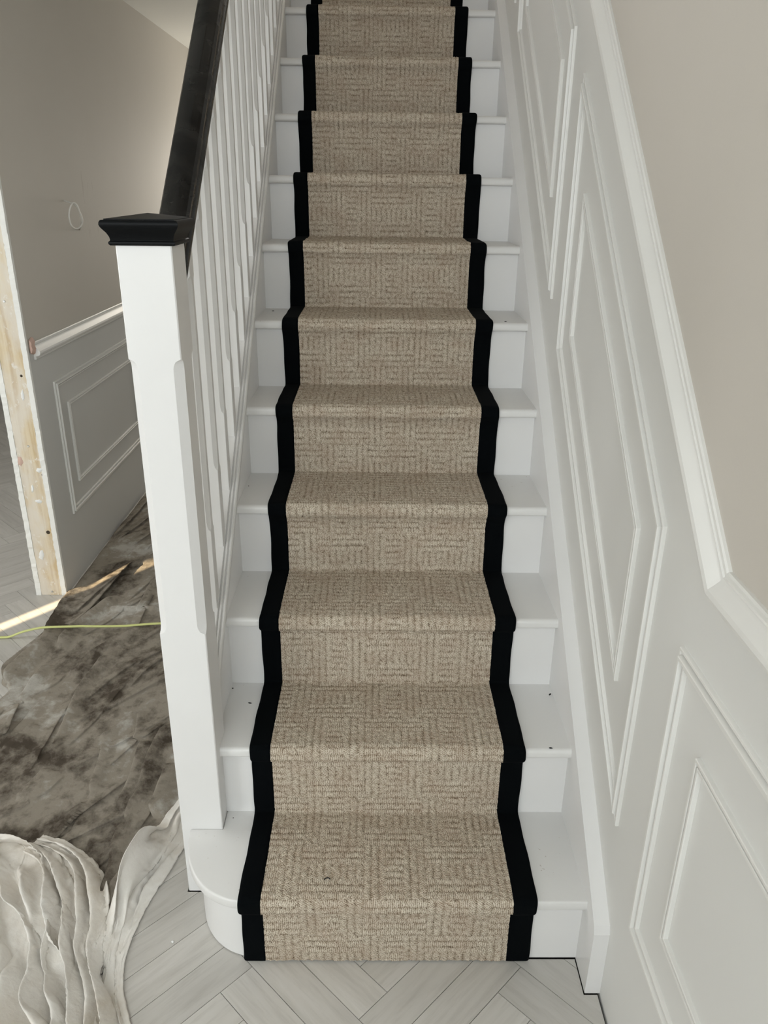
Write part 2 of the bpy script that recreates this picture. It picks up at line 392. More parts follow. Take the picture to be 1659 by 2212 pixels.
# full boards share one mesh per direction
plank_thick = 0.014
def board_data(name, polys, cx, cy, ang):
    ca, sa = math.cos(-ang), math.sin(-ang); V, Fc = [], []
    for poly in polys:
        loc = [((x - cx) * ca - (y - cy) * sa, (x - cx) * sa + (y - cy) * ca) for x, y in poly]; n = len(loc); b = len(V)
        V += [(x, y, -plank_thick) for x, y in loc] + [(x, y, 0) for x, y in loc]
        Fc += [tuple(b + i for i in reversed(range(n))), tuple(b + i for i in range(n, 2 * n))] + [(b + i, b + (i + 1) % n, b + n + (i + 1) % n, b + n + i) for i in range(n)]
    me = bpy.data.meshes.new(name); me.from_pydata(V, [], Fc)
    bm = bmesh.new(); bm.from_mesh(me); bmesh.ops.recalc_face_normals(bm, faces=bm.faces); bm.to_mesh(me); bm.free()
    me.materials.append(M_OAK); return me
share = {}
rest_v, rest_f = [], []
count = 0
for pl in planks:
    cx, cy, kind, pcs, full = pl
    ang = math.radians(-45 if kind == 0 else 45)
    if count < 290 and vis(pl) > 60:
        if full:
            if kind not in share: share[kind] = board_data('plank', [pcs[0][1]], cx, cy, ang)
            me = share[kind]
        else: me = board_data('plank', [p for _, p in pcs], cx, cy, ang)
        o = bpy.data.objects.new('plank', me); o.location = (cx, cy, 0); o.rotation_euler = (0, 0, ang); link(o, floor); count += 1
    else:
        for zi, poly in pcs:
            b = len(rest_v); n = len(poly)
            rest_v += [(x, y, -plank_thick) for x, y in poly] + [(x, y, 0) for x, y in poly]
            rest_f += [tuple(b + i for i in range(n)), tuple(b + n + i for i in range(n))] + [(b + i, b + (i + 1) % n, b + n + (i + 1) % n, b + n + i) for i in range(n)]
if rest_v: mesh_obj('planks_beyond', rest_v, rest_f, M_OAK, floor)['kind'] = 'stuff'

# ------------------------------------------------------------------ mouldings on the walls
OUTER = [(0, 0), (0, .0040), (.0008, .0052), (.0048, .0052), (.0056, .0044), (.0058, .0026), (.0098, .0026), (.0100, .0078), (.0110, .0092), (.0160, .0092), (.0170, .0078), (.0172, .0026), (.0212, .0026), (.0214, .0044), (.0222, .0052), (.0262, .0052), (.0270, .0040), (.0270, 0)]
INNER = [(0, 0), (0, .0050), (.0008, .0062), (.0046, .0062), (.0054, .0052), (.0056, .0030), (.0090, .0030), (.0092, .0052), (.0100, .0062), (.0138, .0062), (.0146, .0050), (.0146, 0)]
OUTER = [(u, h * 1.4) for u, h in OUTER]; INNER = [(u, h * 1.35) for u, h in INNER]
DADO = [(0, 0), (0, .006), (.002, .0085), (.008, .009), (.0105, .0075), (.0125, .008), (.0145, .019), (.018, .0235), (.024, .025), (.031, .0235), (.039, .017), (.047, .0115), (.052, .0100), (.0535, .0100), (.0545, .0072), (.061, .0072), (.064, .005), (.064, 0)]
def strip(name, p0, p1, m0, m1, prof, face, nx, mat, parent):
    """moulding from p0 to p1 (y,z) on plane x=face, profile u grows along the mitre vectors m0/m1 (y,z per unit u), h along nx"""
    v = []
    for p, mm in ((p0, m0), (p1, m1)):
        for u, h in prof: v.append((face + nx * h, p[0] + mm[0] * u, p[1] + mm[1] * u))
    n = len(prof)
    f = [(i, i + 1, n + i + 1, n + i) for i in range(n - 1)] + [(n - 1, 0, n, 2 * n - 1), tuple(range(n)), tuple(range(n, 2 * n))]
    return mesh_obj(name, v, f, mat, parent, True, 0.45)
def frame(pts, prof, face, nx, mat, parent):
    """closed convex frame, pts (y,z) outer corners in order; one strip for each side"""
    n = len(pts); P = [np.array(p, float) for p in pts]; c = sum(P) / n
    def inward(a, b):
        d = (b - a) / np.linalg.norm(b - a); q = np.array([-d[1], d[0]])
        return q if q @ (c - a) > 0 else -q
    mit = []
    for i in range(n):
        a = inward(P[i - 1], P[i]); b = inward(P[i], P[(i + 1) % n])
        mit.append((a + b) / (1 + a @ b))
    for i in range(n):
        strip('panel_moulding', P[i], P[(i + 1) % n], mit[i], mit[(i + 1) % n], prof, face, nx, mat, parent)
def inset(pts, w):
    n = len(pts); P = [np.array(p, float) for p in pts]; c = sum(P) / n; out = []
    for i in range(n):
        def inw(a, b):
            d = (b - a) / np.linalg.norm(b - a); q = np.array([-d[1], d[0]]); return q if q @ (c - a) > 0 else -q
        a = inw(P[i - 1], P[i]); b = inw(P[i], P[(i + 1) % n]); out.append(P[i] + (a + b) / (1 + a @ b) * w)
    return out
PA = [(-0.152, 0.31), (-0.152, 0.911), (-1.45, 0.911), (-1.45, 0.31)]
def para(y0, y1, zt, zb): return [(y0, zb), (y0, zt), (y1, zt + (y1 - y0) * SL), (y1, zb + (y1 - y0) * SL)]
PB = para(-0.014, 0.862, 1.052, 0.414)
PC = para(1.000, 1.876, 1.925, 1.285)
PD = para(2.010, 2.880, 2.800, 2.160)
for P in (PA, PB, PC, PD):
    frame(P, OUTER, XW, -1, M_TRIM, wall_right)
    frame(inset(P, 0.117), INNER, XW, -1, M_TRIM, wall_right)
# dado rail: level then rising
zt = 1.090
k0 = np.array([-0.252, zt]); nb = np.array([0, -1.0]); ns = np.array([math.sin(math.atan(SL)), -math.cos(math.atan(SL))])
mk = (nb + ns) / (1 + nb @ ns)
DP = [(0.064 - u, h) for u, h in reversed(DADO)]
strip('dado_rail', (-3.0, zt), k0, nb, mk, DP, XW, -1, M_TRIM, wall_right)
strip('dado_rail', k0, k0 + np.array([1, SL]) * 4.2, mk, ns, DP, XW, -1, M_TRIM, wall_right)
# left hall wall mouldings
strip('dado_rail', (YEND + 0.05, 1.022), (YB, 1.022), nb, nb, DP, XWL, 1, M_TRIM, wall_left)
for y0 in (1.842, 3.10):
    PL = [(y0, 0.285), (y0, 0.845), (y0 + 1.12, 0.845), (y0 + 1.12, 0.285)]
    frame(PL, OUTER, XWL, 1, M_TRIM, wall_left); frame(inset(PL, 0.108), INNER, XWL, 1, M_TRIM, wall_left)
# bare end of the hall wall: pine stud between two plaster edges
stud = box('timber_stud', (XWL2 + 0.0205, YEND, 0.001), (XWL - 0.0195, YEND + 0.099, ZC), M_PINE, wall_left)
stud['label'] = 'bare pine stud with plaster smears'
def ragged(name, x0, x1, side):
    v, f = [], []; n = 220
    for i in range(n + 1):
        z = ZC * i / n
        j = [rng.normal(0, .0006) for _ in range(4)]
        yy = YEND - 0.0015 + rng.normal(0, .0007)
        v += [(x0 + j[0], yy, z), (x1 + (j[1] if side < 0 else -abs(j[1])), yy + j[2], z), (x1, YEND + 0.012, z), (x0, YEND + 0.012, z)]
    for i in range(n):
        a = i * 4; b = a + 4
        f += [(a + k_, a + (k_ + 1) % 4, b + (k_ + 1) % 4, b + k_) for k_ in range(4)]
    f += [(0, 1, 2, 3), (n * 4, n * 4 + 1, n * 4 + 2, n * 4 + 3)]
    o = mesh_obj(name, v, f, M_PLASTER, wall_left); return o
ragged('plaster_edge', XWL - 0.0190, XWL + 0.0005, 1)
ragged('plaster_edge', XWL2 - 0.0005, XWL2 + 0.0200, -1)
def disc_y(name, x, z, r, mat, parent, y=YEND, h=0.003, n=14):
    v = [(x + r * math.cos(2 * math.pi * i / n), y, z + r * math.sin(2 * math.pi * i / n)) for i in range(n)]
    v += [(x + .7 * r * math.cos(2 * math.pi * i / n), y - h, z + .7 * r * math.sin(2 * math.pi * i / n)) for i in range(n)]
    f = [tuple(range(n)), tuple(range(n, 2 * n))] + [(i, (i + 1) % n, n + (i + 1) % n, n + i) for i in range(n)]
    return mesh_obj(name, v, f, mat, parent)
for (x, y) in ((9, 651), (61, 964), (113, 1278)):
    p = at(x, y, 1, YEND); disc_y('screw_head', p[0], p[2], 0.005, M_STEEL, stud)
for (x, y, r) in ((104, 1150, .008), (93, 1026, .006), (46, 812, .005)):
    p = at(x, y, 1, YEND); disc_y('wood_knot', p[0], p[2], r, M_KNOT, stud, h=0.0008)
def blob(name, pts, y, h, mat, parent):
    n = len(pts); c = np.mean(pts, axis=0)
    v = [(x, y, z) for x, z in pts] + [(c[0] + (x - c[0]) * .75, y - h, c[1] + (z - c[1]) * .75) for x, z in pts]
    f = [tuple(range(n)), tuple(range(n, 2 * n))] + [(i, (i + 1) % n, n + (i + 1) % n, n + i) for i in range(n)]
    return mesh_obj(name, v, f, mat, parent, True, 0.9)
def smear(name, cx, cy, rx, ry, mat, parent, tilt=0.0, n=16):
    pts = []
    for i in range(n):
        a = 2 * math.pi * i / n; r = 1 + random.uniform(-.25, .25)
        dx, dy = rx * r * math.cos(a), ry * r * math.sin(a)
        p = at(cx + dx * math.cos(tilt) - dy * math.sin(tilt), cy + dx * math.sin(tilt) + dy * math.cos(tilt), 1, YEND)
        pts.append((p[0], p[2]))
    return blob(name, np.array(pts), YEND, 0.002, mat, parent)
smear('plaster_smear', 49, 854, 4, 12, M_WHITECHIP, stud, -0.15)
smear('filler_smear', 43, 996, 6, 10, M_PINK, stud, -0.2)
smear('plaster_smear', 85, 1016, 7, 5, M_WHITECHIP, stud)
smear('plaster_smear', 70, 1056, 3, 8, M_WHITECHIP, stud)
smear('plaster_smear', 84, 1083, 7, 4, M_WHITECHIP, stud)
smear('plaster_smear', 90, 1200, 6, 10, M_WHITECHIP, stud)
p = at(68, 750, 1, YEND + 0.012)
blob('filler_patch', np.array([(XWL + .001 + dx, p[2] + dz) for dx, dz in ((0, .03), (.006, .028), (.012, .015), (.009, .002), (.012, -.012), (.007, -.03), (0, -.034))]), YEND + 0.05, 0.03, M_PINK, wall_left)['label'] = 'pink filler on the dado rail end'

# ------------------------------------------------------------------ staircase
stairs = empty('staircase', (-0.4, 0.3, 0), 'white painted staircase with closed strings and a rounded bottom step', 'staircase')
NS = 12
def tread_profile(i):
    y0, zt_ = i * G, R1 + i * RISE; r = 0.010; pts = []
    for k_ in range(6):
        a = math.pi / 2 * k_ / 5; pts.append((y0 + r - r * math.sin(a), zt_ - r + r * math.cos(a)))
    rb = 0.007
    for k_ in range(5):
        a = math.pi / 2 * k_ / 4; pts.append((y0 + rb - rb * math.cos(a), zt_ - TT + rb - rb * math.sin(a)))
    pts += [(y0 + G + OV + 0.012, zt_ - TT), (y0 + G + OV + 0.012, zt_)]
    return pts
# bullnose outlines for the bottom step
def bull(off, ystop):
    pts = []
    x1, yb_ = -0.862 + off, 0.205
    a0, b0 = x1, 0.0 + off
    rx, ry = 0.165 - off * 0.5, 0.205 - off
    cx, cy = a0 + rx, b0 + ry
    for k_ in range(25):
        t = math.pi / 2 * k_ / 24
        pts.append((cx - rx * math.sin(t) ** 0.92 if t > 0 else cx, cy - ry * max(0.0, math.cos(t)) ** 0.92))
    return pts
out = [(XS + 0.012, 0.0)] + bull(0.0, NY0)
out = [(x, min(y, NY0)) for x, y in out] + [(NX1 - 0.0, NY0), (NX1, NY1 - 0.03), (NX1, G + OV + 0.012), (XS + 0.012, G + OV + 0.012)]
prism_z('tread', out, R1 - TT, R1, M_TREAD, stairs, bevel=0.008, seg=3)
out2 = [(XS, OV)] + bull(OV, NY0)
out2 = [(x, min(y, NY0)) for x, y in out2] + [(NX1, NY0), (NX1, NY0 + 0.05), (XS, NY0 + 0.05)]
prism_z('riser', out2, 0.003, R1 - TT, M_WOODPAINT, stairs, smooth=True, angle=0.5)
for i in range(1, NS):
    xl = NX1 if i == 1 else XL
    if i == 1:
        prism_x('tread', tread_profile(1), XL - 0.001, XS, M_TREAD, stairs, True, 0.5)
    else:
        prism_x('tread', tread_profile(i), XL, XS, M_TREAD, stairs, True, 0.5)
for i in range(1, NS + 1):
    zb = R1 + (i - 1) * RISE
    box('riser', (XL, i * G + OV, zb), (XS, i * G + OV + 0.012, zb + RISE - TT), M_WOODPAINT, stairs)
prism_x('tread', [(y, z) for y, z in tread_profile(NS)][:11] + [(NS * G + 0.10, R1 + NS * RISE - TT), (NS * G + 0.10, R1 + NS * RISE)], -0.868, XS, M_TREAD, stairs, True, 0.5).name = 'landing_nosing'
# wall string
st = 0.2375
prism_x('wall_string', [(-0.058, 0.001), (-0.060, st - 0.060 * SL - 0.012), (-0.053, st - 0.060 * SL + 0.006), (2.76, st + 2.76 * SL), (2.76, 2.2), (0.36, 0.001)], XS, XW, M_WOODPAINT, stairs)
# outer string with the panel below it
so = 0.212
prism_x('outer_string', [(NY1 - 0.001, 0.12), (NY1 - 0.001, so + NY1 * SL), (2.80, so + 2.80 * SL), (2.80, so + 2.80 * SL - 0.36), (0.52, 0.12)], -0.866, XL, M_WOODPAINT, stairs, bevel=0.002)
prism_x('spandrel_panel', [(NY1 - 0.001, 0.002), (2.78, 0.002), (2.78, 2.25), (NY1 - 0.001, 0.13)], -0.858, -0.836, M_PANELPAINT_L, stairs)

# ------------------------------------------------------------------ balustrade
bal = empty('balustrade', (-0.835, 0.246, 0), 'white stop-chamfered balusters and newel post under a black handrail', 'balustrade')
ncx, ncy, hn = (NX0 + NX1) / 2, (NY0 + NY1) / 2, (NX1 - NX0) / 2
def post(name, cx, cy, h, zlo, zhi, ca, cb, ch, mat, parent, edge=0.002, run=0.022):
    """square post with stop chamfers of size ch between ca and cb"""
    secs = [(zlo, edge), (ca, edge)]
    for k_ in range(1, 6): secs.append((ca + run * k_ / 5, edge + (ch - edge) * (1 - (1 - k_ / 5) ** 2) ** .5))
    for k_ in range(4, -1, -1): secs.append((cb - run * k_ / 5, edge + (ch - edge) * (1 - (1 - k_ / 5) ** 2) ** .5))
    secs[-1] = (cb, edge); secs.append((zhi, edge)); v, f = [], []
    for z, c in secs:
        q = h - c
        v += [(cx - q, cy - h, z), (cx + q, cy - h, z), (cx + h, cy - q, z), (cx + h, cy + q, z), (cx + q, cy + h, z), (cx - q, cy + h, z), (cx - h, cy + q, z), (cx - h, cy - q, z)]
    for i in range(len(secs) - 1):
        for k_ in range(8): f.append((i * 8 + k_, i * 8 + (k_ + 1) % 8, (i + 1) * 8 + (k_ + 1) % 8, (i + 1) * 8 + k_))
    f += [tuple(range(8)), tuple(range((len(secs) - 1) * 8, len(secs) * 8))]
    return mesh_obj(name, v, f, mat, parent)
newel = post('newel_post', ncx, ncy, hn, 0.002, 1.466, 0.712, 1.275, 0.016, M_WOODPAINT, bal)
# moulded cap, a low pyramid on top
capp = [(0.000, 0.006), (0.002, 0.008), (0.004, 0.0085), (0.006, 0.008), (0.0075, 0.006), (0.009, 0.0055), (0.014, 0.0065), (0.020, 0.0095), (0.025, 0.0135), (0.029, 0.0165), (0.033, 0.018), (0.037, 0.0175), (0.040, 0.0155), (0.0405, 0.011), (0.042, 0.011)]
v, f = [], []
for z, o_ in capp:
    q = hn + o_; v += [(ncx - q, ncy - q, 1.466 + z), (ncx + q, ncy - q, 1.466 + z), (ncx + q, ncy + q, 1.466 + z), (ncx - q, ncy + q, 1.466 + z)]
n = len(capp)
for i in range(n - 1):
    for k_ in range(4): f.append((i * 4 + k_, i * 4 + (k_ + 1) % 4, i * 4 + 4 + (k_ + 1) % 4, i * 4 + 4 + k_))
f.append((0, 1, 2, 3)); v.append((ncx, ncy, 1.466 + 0.050)); t = len(v) - 1
for k_ in range(4): f.append(((n - 1) * 4 + k_, (n - 1) * 4 + (k_ + 1) % 4, t))
cap = mesh_obj('newel_cap', v, f, M_BLACKCAP, newel, True, 0.5); cap['label'] = 'moulded black newel cap'
# base rail
def slope_sweep(name, prof, y0, y1, mat, parent, smooth=True):
    """prof: (x, vertical offset from the pitch line z = SL*y)"""
    n = len(prof); v = [(x, y0, y0 * SL + z) for x, z in prof] + [(x, y1, y1 * SL + z) for x, z in prof]
    f = [tuple(range(n)), tuple(range(n, 2 * n))] + [(i, (i + 1) % n, n + (i + 1) % n, n + i) for i in range(n)]
    return mesh_obj(name, v, f, mat, parent, smooth, 0.5)
slope_sweep('base_rail', [(-0.870, .205), (-0.800, .205), (-0.7985, .209), (-0.7985, .224), (-0.801, .229), (-0.805, .230), (-0.8065, .226), (-0.808, .226), (-0.8095, .233), (-0.813, .234), (-0.8145, .229), (-0.816, .229),
                          (-0.8175, .236), (-0.852, .236), (-0.854, .229), (-0.858, .234), (-0.866, .230), (-0.870, .224)], NY1, 2.80, M_WOODPAINT, bal)
# handrail
slope_sweep('handrail', [(-0.860, 1.078), (-0.810, 1.078), (-0.804, 1.084), (-0.802, 1.096), (-0.804, 1.106), (-0.807, 1.112), (-0.805, 1.120), (-0.8055, 1.134), (-0.810, 1.143), (-0.822, 1.150), (-0.835, 1.152),
                         (-0.848, 1.150), (-0.860, 1.143), (-0.8645, 1.134), (-0.865, 1.120), (-0.863, 1.112), (-0.866, 1.106), (-0.868, 1.096), (-0.866, 1.084)], NY1, 2.80, M_BLACK, bal)
by = 0.470
while by < 2.78:
    zb, zt_ = by * SL + 0.222, by * SL + 1.085
    post('baluster', -0.835, by, 0.0165, zb, zt_, zb + 0.20, zt_ - 0.10, 0.009, M_WOODPAINT, bal, 0.001, 0.03)
    by += 0.1215

# ------------------------------------------------------------------ carpet runner
run = empty('stair_runner', (-0.412, 0, 0), 'beige basket-weave loop carpet runner bound with wide black borders', 'stair carpet')
CT = 0.009
def arc(cy, cz, r, a0, a1, n):
    return [(cy + r * math.cos(math.radians(a0 + (a1 - a0) * k_ / n)), cz + r * math.sin(math.radians(a0 + (a1 - a0) * k_ / n))) for k_ in range(n + 1)]
path = [(OV - CT, 0.004)]
for i in range(NS + 1):
    yr, yn, zt_ = i * G + OV - CT, i * G - CT, R1 + i * RISE + CT
    zb = R1 + i * RISE - TT - CT * 0.75
    if i: path += [(yr - 0.004, R1 + (i - 1) * RISE + CT), (yr - 0.001, R1 + (i - 1) * RISE + CT + 0.002), (yr, R1 + (i - 1) * RISE + CT + 0.006)]
    if i < 3:                                         # pulled tight under the lowest nosings, looser higher up
        path += [(yr, zb - 0.012), (yr - 0.001, zb - 0.003), (yr - 0.004, zb), (yn + 0.012, zb)] + arc(yn + 0.010, zb + 0.010, 0.010, 270, 180, 5)
    else:
        path += [(yr, zb - 0.040), (yr - 0.0015, zb - 0.028), (yr - 0.006, zb - 0.014), (yr - 0.012, zb - 0.003), (yn + 0.006, zb + 0.003), (yn + 0.002, zb + 0.008), (yn, zb + 0.013)]
    path += arc(yn + 0.017, zt_ - 0.017, 0.017, 180, 90, 7)
path += [(NS * G + 0.8, R1 + NS * RISE + CT)]
P = np.array(path); seg = np.linalg.norm(np.diff(P, axis=0), axis=1); keep = np.r_[True, seg > 1e-5]; P = P[keep]
S = np.r_[0, np.cumsum(np.linalg.norm(np.diff(P, axis=0), axis=1))]
# centre-line sampling: fine near, coarser far away
s_break = 2.2
sv = np.r_[np.arange(0, s_break, 0.0026), np.arange(s_break, S[-1], 0.0036)]
# smooth the path a little so that the pile rolls over the corners
dense = np.arange(0, S[-1], 0.0005); yz = np.stack([np.interp(dense, S, P[:, 0]), np.interp(dense, S, P[:, 1])], 1)
ker = np.hanning(13); ker /= ker.sum(); pad = np.pad(yz, ((6, 6), (0, 0)), mode='edge')
yz = np.stack([np.convolve(pad[:, c], ker, 'valid') for c in (0, 1)], 1)
def path_at(s):
    y = np.interp(s, dense, yz[:, 0]); z = np.interp(s, dense, yz[:, 1])
    ty = np.interp(s + .0008, dense, yz[:, 0]) - np.interp(s - .0008, dense, yz[:, 0]); tz = np.interp(s + .0008, dense, yz[:, 1]) - np.interp(s - .0008, dense, yz[:, 1])
    L = np.hypot(ty, tz); return y, z, -tz / L, ty / L
def grid_mesh(name, X, Y, Z, mat, parent, attr=None):
    ns, nx = X.shape; off = np.array(parent.location) if parent is not None else np.zeros(3)
    co = np.stack([X, Y, Z], -1).reshape(-1, 3) - off
    idx = np.arange(ns * nx).reshape(ns, nx)
    q = np.stack([idx[:-1, :-1], idx[:-1, 1:], idx[1:, 1:], idx[1:, :-1]], -1).reshape(-1, 4)
    me = bpy.data.meshes.new(name); me.vertices.add(len(co)); me.vertices.foreach_set('co', co.ravel().astype(np.float32))
    me.loops.add(q.size); me.loops.foreach_set('vertex_index', q.ravel().astype(np.int32))
    me.polygons.add(len(q)); me.polygons.foreach_set('loop_start', np.arange(0, q.size, 4, dtype=np.int32))
    me.polygons.foreach_set('use_smooth', np.ones(len(q), bool)); me.update(calc_edges=True)
    if attr is not None:
        uv = np.stack([attr[0].ravel(), attr[1].ravel()], -1)[q.ravel()]; me.uv_layers.new(name='UVMap').data.foreach_set('uv', uv.ravel().astype(np.float32))
    me.materials.append(mat)
    return link(bpy.data.objects.new(name, me), parent)
XC0, XC1 = -0.674, -0.151
xs = np.linspace(XC0, XC1, 202)
Sg, Xg = np.meshgrid(sv, xs, indexing='ij')
s_mark = dense[np.argmin((yz[:, 0] - 0.142) ** 2 + (yz[:, 1] - R1 - CT) ** 2)]   # a weave row ends here on the bottom tread
u = (Xg - XC0 - 0.077) / BW; vv = (Sg - s_mark) / BH
iu, iv = np.floor(u), np.floor(vv); fu, fv = u - iu, vv - iv
isV = ((iu + iv) % 2) == 0
# within a block: three ribs, a cross-ribbed middle, three ribs
a_ = np.where(isV, fu, fv); 
mid = (a_ > 0.36) & (a_ < 0.64)
ribX = np.where(isV, ~mid, mid)                        # True: ribs run up the stairs (pattern varies in x)
wob = 0.0006 * np.sin(Sg * 61 + 3 * np.sin(Xg * 40)) + 0.0005 * np.sin(Xg * 97 + Sg * 33)
pX = BW / 8.0; pS = BH / 8.0
phX = (fu * BW + wob) / pX; phS = (fv * BH + wob) / pS
rib = np.where(ribX, np.abs(np.sin(np.pi * phX)), np.abs(np.sin(np.pi * phS))) ** 0.42
lp = 0.0045                                            # loops
row = np.where(ribX, np.floor(phX), np.floor(phS))
alongs = np.where(ribX, Sg + 0.55 * (Xg), Xg)
hsh = np.sin(row * 12.9898 + iu * 7.1 + iv * 3.3) * 43758.5; hsh = hsh - np.floor(hsh)
loop = np.abs(np.sin(np.pi * (alongs / lp + hsh + 0.35 * np.sin(Sg * 210 + Xg * 170)))) ** 0.6
cross = np.abs(np.sin(np.pi * np.where(ribX, phX * 2, phS * 2))) ** 0.5
def vnoise(A, B, sc, seed):
    r_ = np.random.default_rng(seed); T = r_.random((512, 512))
    a, b = A * sc, B * sc; ia, ib = np.floor(a).astype(int), np.floor(b).astype(int); fa, fb = a - ia, b - ib
    fa = fa * fa * (3 - 2 * fa); fb = fb * fb * (3 - 2 * fb)
    g_ = lambda i, j: T[i % 512, j % 512]
    return (g_(ia, ib) * (1 - fa) + g_(ia + 1, ib) * fa) * (1 - fb) + (g_(ia, ib + 1) * (1 - fa) + g_(ia + 1, ib + 1) * fa) * fb
irr = vnoise(Xg, Sg, 240, 3); irr2 = vnoise(Xg, Sg, 70, 4)
amp = 0.2 + 1.5 * (vnoise(Xg, Sg, 18, 5))
hgt = 0.0017 * amp * rib + 0.0010 * loop * (0.45 + irr) + 0.0018 * irr
hgt = hgt - 0.0030
y_, z_, ny_, nz_ = path_at(sv)
Yg = y_[:, None] + ny_[:, None] * hgt; Zg = z_[:, None] + nz_[:, None] * hgt
Zg = np.maximum(Zg, 0.0015)
carpet = grid_mesh('carpet', Xg, Yg, Zg, M_CARPET, run, (Xg - XC0 - 0.077, Sg - s_mark))
carpet['label'] = 'beige loop-pile field'
# borders: a flat tape wrapped over the outer edge
sb = np.arange(0, S[-1], 0.0035)
y_, z_, ny_, nz_ = path_at(sb)
for side, xin, xout in ((-1, XC0, -0.7215), (1, XC1, -0.1000)):
    w = abs(xout - xin)
    cs = [(-0.0015, -0.0045), (0.0, 0.0000), (0.0015, 0.0010), (0.008, 0.0014), (w * .5, 0.0010), (w - .008, 0.0010), (w - .004, 0.0002), (w - .0012, -0.0022), (w, -0.0050), (w, -0.0085)]
    wav = 0.0008 * np.sin(sb * 23 + side)[:, None] + 0.0006 * np.sin(sb * 61)[:, None]
    Xb = np.array([xin + side * c[0] for c in cs])[None, :] + wav * np.linspace(0, 1, len(cs))[None, :]
    hb = np.array([c[1] for c in cs])[None, :]
    Xb, Yb, Zb = np.broadcast_to(Xb, (len(sb), len(cs))), y_[:, None] + ny_[:, None] * hb, np.maximum(z_[:, None] + nz_[:, None] * hb, 0.0012)
    grid_mesh('border', Xb, Yb, Zb, M_BIND, run)['label'] = 'black cotton binding'

# ------------------------------------------------------------------ dust sheets on the floor
def pts_px(lst, ox, oy, k_, z=0.0): return np.array([at(ox + x * k_, oy + y * k_, 2, z)[:2] for x, y in lst])
def pdist(X, Y, poly):
    best = np.full(X.shape, 9.0); sgn = np.zeros(X.shape); par = np.zeros(X.shape); L = 0
    tot = sum(np.hypot(*(poly[i + 1] - poly[i])) for i in range(len(poly) - 1))
    for i in range(len(poly) - 1):
        a, b = poly[i], poly[i + 1]; d = b - a; l2 = d @ d + 1e-12
        t = np.clip(((X - a[0]) * d[0] + (Y - a[1]) * d[1]) / l2, 0, 1)
        dd = np.hypot(X - a[0] - t * d[0], Y - a[1] - t * d[1]); mk_ = dd < best
        best = np.where(mk_, dd, best); par = np.where(mk_, (L + t * math.sqrt(l2)) / tot, par)
        sgn = np.where(mk_, np.sign(d[0] * (Y - a[1]) - d[1] * (X - a[0])), sgn); L += math.sqrt(l2)
    return best, sgn, par
def ridge(X, Y, poly, w, h, skew=0.0, taper=True, ex=0.6):
    pl_ = spline(poly, 4); m_ = w * 2
    bb = (X > pl_[:, 0].min() - m_) & (X < pl_[:, 0].max() + m_) & (Y > pl_[:, 1].min() - m_) & (Y < pl_[:, 1].max() + m_); out_ = np.zeros(X.shape)
    if not bb.any(): return out_
    d, s, t = pdist(X[bb], Y[bb], pl_); ww = np.maximum(w * (1 + skew * s), 0.0085)
    q = np.clip(1 - (d / ww) ** 2, 0, 1) ** ex
    if taper: q = q * np.clip(np.minimum(t, 1 - t) * 9, 0, 1) ** 0.5
    out_[bb] = h * q; return out_
def inside(X, Y, poly):
    c = np.zeros(X.shape, bool); n = len(poly)
    for i in range(n):
        (x1, y1), (x2, y2) = poly[i], poly[(i + 1) % n]
        cond = (y1 > Y) != (y2 > Y)
        with np.errstate(divide='ignore', invalid='ignore'): xi = (x2 - x1) * (Y - y1) / (y2 - y1 + 1e-12) + x1
        c ^= cond & (X < xi)
    return c
K2 = 420 / 1548; K1 = 420 / 1659
A2 = lambda l, z=0.01: pts_px(l, 0, 1200, K2, z)
A1 = lambda l, z=0.02: pts_px(l, 0, 1760, K1, z)
